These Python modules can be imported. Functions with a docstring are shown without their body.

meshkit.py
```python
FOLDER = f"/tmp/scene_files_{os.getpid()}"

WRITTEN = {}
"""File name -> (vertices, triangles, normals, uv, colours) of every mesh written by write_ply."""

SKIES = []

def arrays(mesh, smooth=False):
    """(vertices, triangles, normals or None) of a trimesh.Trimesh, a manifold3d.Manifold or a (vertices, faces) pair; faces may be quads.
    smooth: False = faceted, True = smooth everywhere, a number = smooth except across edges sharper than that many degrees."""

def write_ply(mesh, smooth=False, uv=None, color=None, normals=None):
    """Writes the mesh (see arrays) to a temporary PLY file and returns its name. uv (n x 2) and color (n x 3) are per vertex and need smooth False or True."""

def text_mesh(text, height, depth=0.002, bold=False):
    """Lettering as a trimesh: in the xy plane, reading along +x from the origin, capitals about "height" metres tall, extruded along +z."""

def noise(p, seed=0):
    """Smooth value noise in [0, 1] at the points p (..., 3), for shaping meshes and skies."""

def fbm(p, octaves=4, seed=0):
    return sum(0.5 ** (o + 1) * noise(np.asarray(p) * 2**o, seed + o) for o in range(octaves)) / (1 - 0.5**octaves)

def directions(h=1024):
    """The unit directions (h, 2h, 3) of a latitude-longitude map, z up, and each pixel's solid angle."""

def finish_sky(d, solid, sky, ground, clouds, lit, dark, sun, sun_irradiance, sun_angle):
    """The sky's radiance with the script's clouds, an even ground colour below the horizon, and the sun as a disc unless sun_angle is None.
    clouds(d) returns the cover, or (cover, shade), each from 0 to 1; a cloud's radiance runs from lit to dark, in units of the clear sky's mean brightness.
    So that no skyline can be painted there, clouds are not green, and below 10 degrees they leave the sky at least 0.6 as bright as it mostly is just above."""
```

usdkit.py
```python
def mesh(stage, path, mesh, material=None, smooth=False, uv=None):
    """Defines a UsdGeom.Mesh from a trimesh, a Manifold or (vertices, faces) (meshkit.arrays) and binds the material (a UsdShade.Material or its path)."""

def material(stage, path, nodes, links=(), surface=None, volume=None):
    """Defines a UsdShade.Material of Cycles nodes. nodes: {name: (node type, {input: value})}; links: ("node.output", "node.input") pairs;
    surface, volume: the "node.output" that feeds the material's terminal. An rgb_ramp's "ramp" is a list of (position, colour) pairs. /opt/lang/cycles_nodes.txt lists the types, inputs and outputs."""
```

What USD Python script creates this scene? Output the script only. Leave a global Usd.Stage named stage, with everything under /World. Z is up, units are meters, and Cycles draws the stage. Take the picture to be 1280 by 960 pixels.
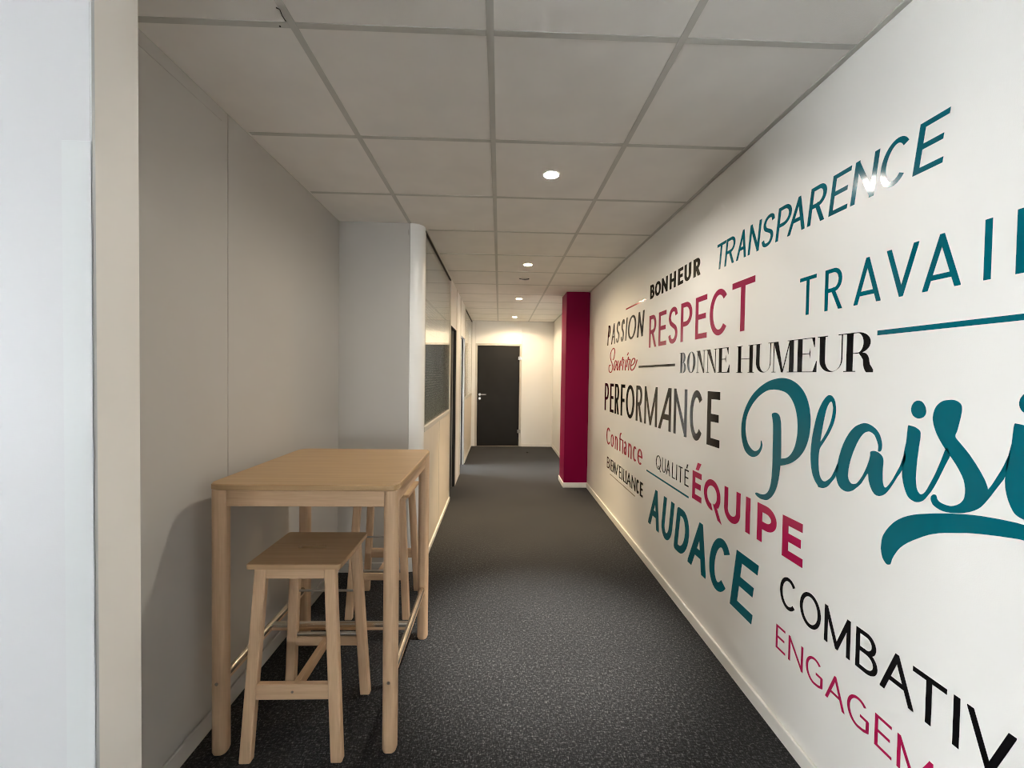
import math, random
import numpy as np, trimesh, manifold3d, usdkit
from shapely.geometry import Polygon, LineString, Point, MultiPolygon, box as sbox
from shapely import affinity
from shapely.ops import unary_union
from pxr import Usd, UsdGeom, UsdLux, UsdShade, Gf, Sdf

random.seed(7); rng = np.random.default_rng(7)
stage = Usd.Stage.CreateInMemory()
UsdGeom.SetStageUpAxis(stage, 'Z'); UsdGeom.SetStageMetersPerUnit(stage, 1.0)
UsdGeom.Xform.Define(stage, '/World'); UsdGeom.Scope.Define(stage, '/World/Looks')

# ------------------------------------------------------------------ camera, daylight, exposure
F_PX, PITCH, YAW, ROLL, EYE = 524.44, -0.021807, 0.030162, 0.014318, 1.4777
EXPOSURE = 0.73
SKY_COLOR, SKY_STRENGTH = (0.915, 0.945, 1.0), 5.0
LAMP_STRENGTH, BEAM_STRENGTH = 1350.0, 108000.0   # lens radiance, reflector beam
cam = UsdGeom.Camera.Define(stage, '/World/camera')
cam.CreateHorizontalApertureAttr(36.0); cam.CreateVerticalApertureAttr(27.0)
cam.CreateFocalLengthAttr(36.0 * F_PX / 1280); cam.CreateClippingRangeAttr(Gf.Vec2f(0.02, 100))
cam.GetExposureAttr().Set(EXPOSURE)
fw = np.array([math.sin(YAW) * math.cos(PITCH), math.cos(YAW) * math.cos(PITCH), math.sin(PITCH)])
rt = np.cross(fw, [0, 0, 1]); rt /= np.linalg.norm(rt); up = np.cross(rt, fw)
r2, u2 = math.cos(ROLL) * rt + math.sin(ROLL) * up, -math.sin(ROLL) * rt + math.cos(ROLL) * up
cam.AddTransformOp().Set(Gf.Matrix4d(*[float(x) for row in ((*r2, 0), (*u2, 0), (*-fw, 0), (0, 0, EYE, 1)) for x in row]))
sky = UsdLux.DomeLight.Define(stage, '/World/sky')
sky.CreateColorAttr(Gf.Vec3f(*SKY_COLOR)); sky.CreateIntensityAttr(SKY_STRENGTH)

# ------------------------------------------------------------------ dimensions of the place (metres)
XR, XL, XC, CEIL = 1.1763, -1.178, -0.57, 2.575       # right wall, alcove wall, corridor partition, ceiling
Y_ALC, Y_END, Y_COL0, Y_COL1 = 3.11, 8.63, 5.49, 5.885
GRID_X, GRID_Y, TILE = -0.0446, 1.375, 0.625
XRF = 1.105                                            # right wall beyond the opening
STUB_X, STUB_Y0, STUB_Y1 = -0.88, 0.937, 1.054

# ------------------------------------------------------------------ helpers
taken = set()
def numbered(parent, name):
    n, k = name, 0
    while f'{parent}/{n}' in taken:
        k += 1; n = f'{name}_{k:03d}'
    taken.add(f'{parent}/{n}')
    return f'{parent}/{n}'
origin = {}
def tag(prim, label=None, cat=None, group=None, kind=None):
    for k, v in (('label', label), ('category', cat), ('group', group), ('kind', kind)):
        if v: prim.SetCustomDataByKey(k, v)
def thing(name, label=None, cat=None, at=(0, 0, 0), rotz=0, group=None, kind=None):
    path = numbered('/World', name)
    x = UsdGeom.Xform.Define(stage, path)
    x.AddTranslateOp().Set(Gf.Vec3d(*map(float, at)))
    if rotz: x.AddRotateZOp().Set(float(rotz))
    tag(x.GetPrim(), label, cat, group, kind)
    origin[path] = np.array(at, float)
    return path
def verts_faces(m):
    if hasattr(m, 'to_mesh'):
        q = m.to_mesh(); return np.array(q.vert_properties[:, :3], float), np.array(q.tri_verts)
    return np.array(m.vertices, float), np.array(m.faces)
def part(parent, name, mesh, mat, label=None, smooth=30, local=False):
    """A Mesh child; mesh in world coordinates unless local."""
    v, f = verts_faces(mesh)
    top = '/'.join(parent.split('/')[:3])
    if not local: v = v - origin[top]
    path = numbered(parent, name)
    m = usdkit.mesh(stage, path, trimesh.Trimesh(v, f, process=False), MAT[mat], smooth=smooth)
    if label: m.GetPrim().SetCustomDataByKey('label', label)
    return path
def single(name, mesh, mat, label=None, cat=None, group=None, kind=None, smooth=30):
    path = numbered('/World', name)
    v, f = verts_faces(mesh)
    m = usdkit.mesh(stage, path, trimesh.Trimesh(v, f, process=False), MAT[mat], smooth=smooth)
    tag(m.GetPrim(), label, cat, group, kind); origin[path] = np.zeros(3)
    return path
def hull(pts):
    m = manifold3d.Manifold.hull_points(np.asarray(pts, float)); v, f = verts_faces(m)
    return trimesh.Trimesh(v, f, process=False)
def cb(x0, x1, y0, y1, z0, z1, c=0.0):
    """A box with its edges chamfered by c."""
    if c <= 0:
        m = trimesh.creation.box((x1 - x0, y1 - y0, z1 - z0)); m.apply_translation(((x0 + x1) / 2, (y0 + y1) / 2, (z0 + z1) / 2)); return m
    c = min(c, (x1 - x0) * .45, (y1 - y0) * .45, (z1 - z0) * .45)
    pts = []
    for x, sx in ((x0, 1), (x1, -1)):
        for y, sy in ((y0, 1), (y1, -1)):
            for z, sz in ((z0, 1), (z1, -1)):
                pts += [(x, y + sy * c, z + sz * c), (x + sx * c, y, z + sz * c), (x + sx * c, y + sy * c, z)]
    return hull(pts)
def cat(*ms): return trimesh.util.concatenate(list(ms))
def extrude(poly, h, M=None, z=0.0):
    """Extrudes a shapely polygon along +z by h; M: 4x4 placing it."""
    gs = [g for g in getattr(poly, 'geoms', [poly]) if g.area > 1e-9]
    m = cat(*[trimesh.creation.extrude_polygon(g, h, engine='earcut') for g in gs])
    m.apply_translation((0, 0, z))
    if M is not None: m.apply_transform(M)
    return m
def cyl(a, b, r, n=24):
    a, b = np.array(a, float), np.array(b, float)
    return trimesh.creation.cylinder(radius=r, segment=[a, b], sections=n)
def lathe(profile, at, n=40):
    """Revolves (radius, height) points about the vertical through at."""
    m = trimesh.creation.revolve(np.array(profile, float), sections=n); m.apply_translation(at); return m
def leg_hull(t, b, sx, sy, c=.004):
    pts = []
    for (x, y, z) in (t, b):
        for dx, dy in ((sx / 2 - c, sy / 2), (sx / 2, sy / 2 - c)):
            pts += [(x + i * dx, y + j * dy, z) for i in (-1, 1) for j in (-1, 1)]
    return hull(pts)
def spline(pts, closed=False, n=5):
    P = np.array(pts, float); N = len(P); out = []
    for i in range(N if closed else N - 1):
        p0, p1, p2, p3 = (P[(i + k) % N] if closed else P[min(max(i + k, 0), N - 1)] for k in (-1, 0, 1, 2))
        for s in np.linspace(0, 1, n, endpoint=False):
            out.append(.5 * (2 * p1 + (p2 - p0) * s + (2 * p0 - 5 * p1 + 4 * p2 - p3) * s * s + (3 * p1 - p0 - 3 * p2 + p3) * s ** 3))
    if not closed: out.append(P[-1])
    return np.array(out)

# ------------------------------------------------------------------ materials
MAT = {}
def mat(name, nodes, links, surface='p.BSDF'):
    MAT[name] = usdkit.material(stage, f'/World/Looks/{name}', nodes, links, surface=surface)
def paint(name, col, rough=.5, var=.03, scale=3.0, bump=0.0, bscale=250.0, spec=.5):
    lo, hi = [max(0, c * (1 - var)) for c in col], [min(1, c * (1 + var)) for c in col]
    nodes = {'g': ('geometry', {}), 'n': ('noise_texture', {'scale': scale, 'detail': 3.0}), 'r': ('rgb_ramp', {'ramp': [(.3, lo), (.7, hi)]}),
             'p': ('principled_bsdf', {'roughness': rough, 'specular_ior_level': spec})}
    links = [('g.position', 'n.vector'), ('n.fac', 'r.fac'), ('r.color', 'p.base_color')]
    if bump:
        nodes |= {'n2': ('noise_texture', {'scale': bscale, 'detail': 2.0}), 'b': ('bump', {'strength': bump, 'distance': .002})}
        links += [('g.position', 'n2.vector'), ('n2.fac', 'b.height'), ('b.normal', 'p.normal')]
    mat(name, nodes, links)
def wood(name, light, dark, axis, rough=.45, freq=55.0):
    sc = [freq, freq, freq]; sc[axis] = freq * .045
    nodes = {'t': ('texture_coordinate', {}), 'm': ('mapping', {'scale': sc}), 'n': ('noise_texture', {'scale': 1.0, 'detail': 4.0, 'distortion': .6}),
             'm2': ('mapping', {'scale': [s * 4.2 for s in sc]}), 'n2': ('noise_texture', {'scale': 1.0, 'detail': 2.0}),
             'mx': ('mix_float', {'fac': .35}), 'r': ('rgb_ramp', {'ramp': [(.3, dark), (.68, light)]}),
             'b': ('bump', {'strength': .08, 'distance': .001}), 'p': ('principled_bsdf', {'roughness': rough, 'specular_ior_level': .4})}
    mat(name, nodes, [('t.object', 'm.vector'), ('m.vector', 'n.vector'), ('t.object', 'm2.vector'), ('m2.vector', 'n2.vector'), ('n.fac', 'mx.a'), ('n2.fac', 'mx.b'),
                      ('mx.result', 'r.fac'), ('r.color', 'p.base_color'), ('n2.fac', 'b.height'), ('b.normal', 'p.normal')])
def plain(name, col, rough=.5, metal=0.0, spec=.5, **kw):
    mat(name, {'p': ('principled_bsdf', {'base_color': col, 'roughness': rough, 'metallic': metal, 'specular_ior_level': spec, **kw})}, [])
paint('wall_white', (.83, .815, .775), .42, .015, 2.0, .10, 330.0)
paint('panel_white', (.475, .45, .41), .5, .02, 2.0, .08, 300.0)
paint('stub_white', (.59, .585, .59), .55, .012, 2.5, .06, 260.0)
paint('lamplit_tint', (.84, .79, .72), .55, .012, 2.5, .06, 260.0)  # same wall as stub_white, warmed and lightened to stand in for lamp light
paint('guard_white', (.605, .615, .61), .35, .01, 2.0)
paint('frame_white', (.55, .52, .46), .4, .02, 4.0)
paint('post_white', (.84, .83, .79), .35, .02, 4.0)
paint('skirting', (.80, .78, .73), .35, .02, 5.0)
paint('tile_white', (.82, .795, .755), .85, .03, 5.0, .25, 420.0, .2)
paint('bar_grey', (.53, .52, .48), .5, .03, 6.0)
paint('plaster', (.7, .69, .66), .8, .02, 2.0)
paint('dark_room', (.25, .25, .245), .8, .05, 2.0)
paint('magenta', (.21, .0003, .038), .45, .02, 3.0, .05, 300.0, .07)
paint('door_dark', (.013, .0122, .0105), .5, .08, 6.0, 0, 250, .25)
plain('blind_white', (.74, .745, .73), .8)
plain('black', (.006, .006, .006), .6)
plain('door_white', (.80, .81, .80), .35)
plain('seal_grey', (.42, .42, .41), .4)
plain('joint_grey', (.30, .285, .25), .7)
plain('slat_grey', (.50, .52, .49), .4)
plain('steel', (.60, .58, .54), .28, 1.0)
plain('steel_warm', (.74, .69, .60), .22, 1.0)
plain('bolt', (.30, .26, .21), .35, 1.0)
plain('lamp_can', (.78, .77, .74), .35)
plain('plastic_white', (.72, .70, .66), .4)
plain('vinyl_teal', (.000, .115, .150), .10, spec=.25)
plain('vinyl_magenta', (.42, .010, .075), .12, spec=.32)
plain('vinyl_red', (.40, .035, .055), .14, spec=.32)
plain('vinyl_wine', (.33, .020, .075), .12, spec=.32)
plain('vinyl_black', (.004, .004, .005), .10, spec=.22)
plain('matte_black', (.002, .002, .002), .3, spec=.03)
plain('vinyl_brown', (.16, .11, .06), .15, spec=.32)
BL, BD = (.63, .425, .262), (.50, .325, .19)
for i, ax in enumerate('xyz'): wood('birch_' + ax, BL, BD, i)
wood('top_birch', (.48, .315, .158), (.39, .245, .118), 0, .38, 40.0)
wood('seat_birch', (.52, .345, .195), (.42, .27, .14), 0, .5, 40.0)
wood('panel_cream', (.76, .69, .585), (.71, .63, .52), 2, .5, 30.0)
LAMP_COLOR = {'lamp_cool': (1.0, .94, .85), 'lamp_mid': (1.0, .79, .53), 'lamp_warm': (1.0, .77, .47)}
for nm, col in LAMP_COLOR.items():
    mat(nm, {'e': ('emission', {'color': col, 'strength': LAMP_STRENGTH})}, [], surface='e.emission')
def pane_glass(name, tint):
    # Schlick's reflectance of one face, alike from both sides, so that the box of a pane mirrors at grazing angles and lets daylight through
    mat(name, {'t': ('transparent_bsdf', {'color': tint}), 'g': ('glossy_bsdf', {'color': (1, 1, 1), 'roughness': 0.0}), 'w': ('layer_weight', {'blend': .5}),
        'pw': ('math', {'math_type': 'power', 'value2': 5.0}), 'f': ('math', {'math_type': 'multiply_add', 'value2': .96, 'value3': .04}), 'm': ('mix_closure', {})},
        [('w.facing', 'pw.value1'), ('pw.value', 'f.value1'), ('f.value', 'm.fac'), ('t.BSDF', 'm.closure1'), ('g.BSDF', 'm.closure2')], surface='m.closure')
pane_glass('glass', (.86, .90, .88)); pane_glass('clear_glass', (.97, .98, .975))
mat('carpet', {'g': ('geometry', {}),
    'm1': ('mapping', {'scale': (170, 62, 100)}), 'n1': ('noise_texture', {'scale': 1.0, 'detail': 3.5, 'roughness': .72}),
    'm2': ('mapping', {'scale': (58, 165, 100)}), 'n2': ('noise_texture', {'scale': 1.0, 'detail': 3.5, 'roughness': .72}),
    'n3': ('noise_texture', {'scale': 2.2, 'detail': 2.0}), 'mx': ('mix_float', {'fac': .5}), 'ad': ('math', {'math_type': 'multiply_add', 'value2': .03, 'value3': -.015}), 'ad2': ('math', {'math_type': 'add'}),
    'r': ('rgb_ramp', {'ramp': [(.40, (.003, .003, .0035)), (.485, (.0065, .0065, .0075)), (.55, (.027, .028, .029)), (.63, (.12, .12, .119))]}),
    'b': ('bump', {'strength': .12, 'distance': .003}), 'p': ('principled_bsdf', {'roughness': .95, 'specular_ior_level': .15, 'sheen_weight': .12, 'sheen_roughness': .5})},
    [('g.position', 'm1.vector'), ('m1.vector', 'n1.vector'), ('g.position', 'm2.vector'), ('m2.vector', 'n2.vector'), ('g.position', 'n3.vector'), ('n1.fac', 'mx.a'), ('n2.fac', 'mx.b'),
     ('n3.fac', 'ad.value1'), ('mx.result', 'ad2.value1'), ('ad.value', 'ad2.value2'), ('ad2.value', 'r.fac'), ('r.color', 'p.base_color'), ('mx.result', 'b.height'), ('b.normal', 'p.normal')])

# ------------------------------------------------------------------ the setting: floor, ceiling, walls
single('floor', cb(-5.7, 1.5, -6.7, 8.9, -.06, 0), 'carpet', kind='structure')
ce = thing('ceiling', kind='structure')
part(ce, 'slab', cb(-5.7, 1.5, -6.7, 8.9, CEIL + .04, CEIL + .13), 'plaster')
BAR = .012
part(ce, 'office_panel', cb(-5.6, XR, -6.5, .122, CEIL + .002, CEIL + .0459), 'tile_white', smooth=False)
LAMPS = [(2.3125, 'lamp_cool', 2.3, 21), (4.1875, 'lamp_warm', 1.1, 30), (6.0625, 'lamp_mid', .8, 28), (7.9375, 'lamp_mid', .042, 75)]   # place along the corridor, tint, beam strength and half angle
LAMP_X = GRID_X + TILE / 2
def region_x(y0, y1):
    """x limits of the ceiling that shows between y0 and y1"""
    lo = -5.6 if y1 <= STUB_Y0 + .02 else XL if y0 < Y_ALC - .05 else XC
    hi = XR if y0 < Y_COL1 - .3 else XRF
    return lo, hi
ys = [GRID_Y + TILE * k for k in range(-2, 13)]
xs = [GRID_X + TILE * k for k in range(-10, 6)]
for j in range(len(ys) - 1):
    y0, y1 = ys[j], min(ys[j + 1], Y_END)
    if y0 >= Y_END: break
    lo, hi = region_x(y0, y1)
    for i in range(len(xs) - 1):
        x0, x1 = max(xs[i], lo), min(xs[i + 1], hi)
        if x1 - x0 < .04: continue
        dz = rng.uniform(0, .0006)
        lamp = [(l, .041) for l in [q[0] for q in LAMPS] if y0 < l < y1] + [(4.8125, .065)] * (y0 < 4.8125 < y1)  
        if abs((xs[i] + xs[i + 1]) / 2 - LAMP_X) > .01: lamp = []
        a, b, c, d = x0 + .0005, x1 - .0005, y0 + .0005, y1 - .0005
        if lamp:
            pl = Polygon([(a, c), (b, c), (b, d), (a, d)], [Point(LAMP_X, lamp[0][0]).buffer(lamp[0][1], 24).exterior.coords[::-1]])
            part(ce, 'tile', extrude(pl, .015, z=CEIL + .0008), 'tile_white', smooth=False)
        else:
            part(ce, 'tile', cb(a, b, c, d, CEIL + .0008 + dz, CEIL + .016 + dz, .0004), 'tile_white', smooth=False)
for x in xs:                                            # long bars along the corridor
    if x < XL:
        part(ce, 'bar', cb(x - BAR, x + BAR, .125, STUB_Y0, CEIL - .0008, CEIL + .0008), 'bar_grey', smooth=False)
    elif x < XC:
        part(ce, 'bar', cb(x - BAR, x + BAR, .125, Y_ALC, CEIL - .0008, CEIL + .0008), 'bar_grey', smooth=False)
    elif x < XR:
        part(ce, 'bar', cb(x - BAR, x + BAR, .125, Y_END, CEIL - .0008, CEIL + .0008), 'bar_grey', smooth=False)
for y in ys:
    if y > Y_END - .03: continue
    lo, hi = region_x(y - .01, y + .01)
    edges = [lo] + [x for x in xs if lo < x < hi] + [hi]
    for a, b in zip(edges[:-1], edges[1:]):
        if b - a > .03: part(ce, 'bar', cb(a + BAR, b - BAR, y - BAR, y + BAR, CEIL - .0005, CEIL + .0458, .0008), 'bar_grey', smooth=False)
part(ce, 'wall_angle', cb(XR - .022, XR, .125, Y_COL0, CEIL - .002, CEIL + .01, .0008), 'bar_grey')
part(ce, 'wall_angle', cb(XRF - .02, XRF, Y_COL1, Y_END, CEIL - .002, CEIL + .01, .0008), 'bar_grey')
part(ce, 'wall_angle', cb(XC, XRF, Y_END - .018, Y_END, CEIL - .002, CEIL + .01, .0008), 'bar_grey')
HOOK = [(-.6882, 1.310), (-.6800, 1.3151), (-.6842, 1.338), (-.6835, 1.3584)]
part(ce, 'scuff', cat(*[cyl((*a, CEIL - .0012), (*b, CEIL - .0012), .0016, 8) for a, b in zip(HOOK[:-1], HOOK[1:])]), 'black', 'small black scuff beside a ceiling bar crossing')
part(ce, 'scuff', cyl((-.712, 1.379, CEIL - .002), (-.712, 1.379, CEIL), .0028, 10), 'black')
part(ce, 'scuff', cat(cyl((.1645, 1.3155, CEIL + .0025), (.1645, 1.3155, CEIL + .006), .0025, 8), cyl((.1645, 1.3155, CEIL + .0035), (.1625, 1.3274, CEIL + .0035), .0016, 8)), 'joint_grey')

single('wall_right', cb(XR, XR + .11, -6.6, Y_COL1 - .005, 0, CEIL + .045), 'wall_white', kind='structure')
single('wall_right_far', cb(XRF, XRF + .18, Y_COL1 - .005, Y_END + .1, 0, CEIL + .045), 'wall_white', kind='structure')
def skirt(name, x0, x1, y0, y1, h=.068, m='skirting'): return single(name, cb(x0, x1, y0, y1, 0, h, .004), m, kind='structure')
skirt('baseboard_right', XR - .013, XR, -6.5, Y_COL0 - .013)
skirt('baseboard_right_far', XRF - .013, XRF, Y_COL1 + .013, Y_END)
skirt('baseboard_end', .465, XRF - .013, Y_END - .013, Y_END)
wl = thing('wall_left', kind='structure')
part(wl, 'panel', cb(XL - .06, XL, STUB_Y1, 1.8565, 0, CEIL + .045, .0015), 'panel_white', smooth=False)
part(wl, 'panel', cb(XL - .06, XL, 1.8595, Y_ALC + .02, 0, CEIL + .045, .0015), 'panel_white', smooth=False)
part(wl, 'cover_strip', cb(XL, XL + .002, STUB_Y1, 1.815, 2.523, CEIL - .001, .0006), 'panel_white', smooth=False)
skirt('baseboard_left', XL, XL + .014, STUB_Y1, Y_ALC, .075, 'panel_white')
wa = thing('wall_alcove_end', kind='structure')
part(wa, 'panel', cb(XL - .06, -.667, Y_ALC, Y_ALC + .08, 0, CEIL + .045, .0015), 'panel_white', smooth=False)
part(wa, 'nick', hull([(-.678 + a, Y_ALC - .001, 2.485 + b) for a, b in ((0, 0), (.004, .01), (.003, .04), (-.001, .045), (-.002, .02))] + [(-.678, Y_ALC + .002, 2.5)]), 'joint_grey')
th = np.linspace(-math.pi / 2, 0, 15); cx, cy = -.665, Y_ALC + .095
prof = [(cx + .095 * math.cos(t), cy + .095 * math.sin(t)) for t in th] + [(cx + .07 * math.cos(t), cy + .07 * math.sin(t)) for t in th[::-1]]
part(wa, 'rounded_post', extrude(Polygon(prof), CEIL + .045), 'post_white', 'rounded white corner post', smooth=40)
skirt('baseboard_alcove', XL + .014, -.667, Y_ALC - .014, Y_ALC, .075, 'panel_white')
ws = thing('wall_front', kind='structure')
part(ws, 'panel', cb(-5.6, STUB_X, STUB_Y0, STUB_Y1, 0, CEIL + .045, .004), 'stub_white', smooth=False)
part(ws, 'lamplit_plate', cb(STUB_X - .001, STUB_X + .001, STUB_Y0 + .004, STUB_Y1 - .001, 0, CEIL + .04, .0004), 'lamplit_tint', 'end face of the wall, with warm lamp light put into its colour', smooth=False)  # added thin plate, its warm pale colour painting lamp light on the end face
part(ws, 'corner_guard', cat(cb(STUB_X - .062, STUB_X + .002, STUB_Y0 - .002, STUB_Y0 + .001, .02, 1.965, .0008), cb(STUB_X - .001, STUB_X + .002, STUB_Y0 - .002, STUB_Y0 + .006, .02, CEIL, .0006)), 'guard_white', 'slim white corner guard strip', smooth=False)
# the office behind the photographer, with the windows its daylight comes from
wb = thing('wall_back', kind='structure')
WZ0, WZ1 = .35, 2.5
BX0, BX1, BZ0, BZ1 = -.55, 1.0, .80, 2.30
for a in ((-5.6, BX0, 0, CEIL), (BX1, XR, 0, CEIL), (BX0, BX1, 0, BZ0), (BX0, BX1, BZ1, CEIL)):
    part(wb, 'panel', cb(a[0], a[1], -6.6, -6.5, a[2], a[3] + .045 * (a[3] == CEIL)), 'wall_white', smooth=False)
wo = thing('wall_office_left', kind='structure')
OY0, OY1 = -1.75, .87
for a in ((-6.6, OY0, 0, CEIL), (OY1, STUB_Y1, 0, CEIL), (OY0, OY1, 0, WZ0), (OY0, OY1, WZ1, CEIL)):
    part(wo, 'panel', cb(-5.7, -5.6, a[0], a[1], a[2], a[3] + .045 * (a[3] == CEIL)), 'wall_white', smooth=False)
def window(n, axis, pos, a0, a1, z0, z1, mull):
    w = thing(f'window_{n}', kind='structure')
    def B(u0, u1, v0, v1, d=.03): return cb(u0, u1, pos - d, pos + d, v0, v1, .003) if axis == 'y' else cb(pos - d, pos + d, u0, u1, v0, v1, .003)
    for u0, u1, v0, v1 in ((a0, a0 + .05, z0, z1), (a1 - .05, a1, z0, z1), (a0 + .05, a1 - .05, z0, z0 + .05), (a0 + .05, a1 - .05, z1 - .05, z1)):
        part(w, 'frame', B(u0, u1, v0, v1), 'frame_white')
    ed = np.linspace(a0, a1, mull + 1)
    for k, m in enumerate(ed):
        if 0 < k < mull: part(w, 'mullion', B(m - .025, m + .025, z0 + .05, z1 - .05), 'frame_white')
    for m0, m1 in zip(ed[:-1], ed[1:]): part(w, 'pane', B(m0 + .026, m1 - .026, z0 + .05, z1 - .05, .003), 'clear_glass')
window(5, 'y', -6.55, BX0, BX1, BZ0, BZ1, 2)
window(1, 'x', -5.65, OY0, OY1, WZ0, WZ1, 3)
# end wall with its dark door
we = thing('wall_end', kind='structure')
DX0, DX1, DZ = -.456, .412, 2.072
part(we, 'panel', cb(XC - .1, DX0 - .042, Y_END, Y_END + .1, 0, CEIL + .045, .0015), 'wall_white', smooth=False)
part(we, 'panel', cb(DX1 + .042, XRF + .1, Y_END, Y_END + .1, 0, CEIL + .045, .0015), 'wall_white', smooth=False)
part(we, 'panel', cb(DX0 - .039, DX1 + .039, Y_END, Y_END + .1, DZ + .042, CEIL + .045, .0015), 'wall_white', smooth=False)
d3 = thing('door_3', kind='structure')
for a in ((DX0 - .042, DX0, 0, DZ + .042), (DX1, DX1 + .042, 0, DZ + .042), (DX0, DX1, DZ, DZ + .042)):
    part(d3, 'frame', cb(a[0], a[1], Y_END - .005, Y_END + .09, a[2], a[3], .003), 'frame_white')
leaf3 = part(d3, 'leaf', cb(DX0 + .004, DX1 - .004, Y_END + .004, Y_END + .044, .008, DZ - .004, .002), 'door_dark', 'dark charcoal door leaf')
part(d3, 'leak_plate', cb(DX0 - .04, DX1 + .04, Y_END + .091, Y_END + .11, 0, DZ + .04), 'black')  # unseen plate added to stop sky light leaking in round the leaf
part(d3, 'threshold', cb(DX0, DX1, Y_END - .01, Y_END + .05, 0, .006, .002), 'bolt')
for z in (1.82, .315):
    part(d3, 'hinge', cat(cyl((DX1 + .002, Y_END - .012, z - .04), (DX1 + .002, Y_END - .012, z + .04), .011, 16), cb(DX1 - .03, DX1 + .036, Y_END - .014, Y_END + .005, z - .034, z + .034, .002)), 'steel')
part(leaf3, 'handle', cat(cyl((-.40, Y_END - .008, 1.066), (-.40, Y_END + .006, 1.066), .025, 24), cyl((-.40, Y_END - .05, 1.066), (-.40, Y_END, 1.066), .009, 16), cyl((-.408, Y_END - .05, 1.066), (-.27, Y_END - .05, 1.066), .0095, 16)), 'steel', 'steel lever handle')
part(leaf3, 'key_plate', cat(cyl((-.40, Y_END - .008, .985), (-.40, Y_END + .006, .985), .025, 24), cb(-.404, -.396, Y_END - .012, Y_END, .97, 1.0)), 'steel')

# corridor partition on the left: glazing with blinds, two doorways, a second glazing
wc = thing('wall_corridor', kind='structure')
XB = XC - .075
def wp_part(name, y0, y1, z0, z1, m, x1=XC, x0=XB, c=.0015, label=None): return part(wc, name, cb(x0, x1, y0, y1, z0, z1, c), m, label, smooth=False)
G0, G1, SILL = 3.206, 4.850, 1.072
wp_part('wood_panel', G0, 4.032, .045, 1.028, 'panel_cream'); wp_part('wood_panel', 4.037, G1, .045, 1.028, 'panel_cream')
wp_part('joint', 4.0295, 4.0395, .046, 1.027, 'joint_grey', XC + .0006, XC - .004, 0)
wp_part('plinth', G0, G1 + .045, 0, .045, 'skirting', XC + .010, XB, .004)
wp_part('post', G1, 4.897, 0, CEIL + .045, 'frame_white', XC + .002)
wp_part('header_panel', 4.897, 5.505, 2.045, CEIL + .045, 'wall_white')
wp_part('post', 5.505, 5.60, 0, CEIL + .045, 'frame_white', XC + .002)
wp_part('panel', 5.604, 6.04, 0, CEIL + .045, 'wall_white')
wp_part('post', 6.044, 6.19, 0, CEIL + .045, 'frame_white', XC + .002)
wp_part('header_panel', 6.19, 6.86, 2.05, CEIL + .045, 'wall_white')
wp_part('post', 6.86, 6.95, 0, CEIL + .045, 'frame_white', XC + .002)
wp_part('wood_panel', 6.954, 7.80, .045, 1.05, 'panel_cream'); wp_part('wood_panel', 7.805, Y_END, .045, 1.05, 'panel_cream')
wp_part('plinth', 6.95, Y_END, 0, .045, 'skirting', XC + .010, XB, .004)
w3 = thing('window_3', kind='structure')
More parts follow.
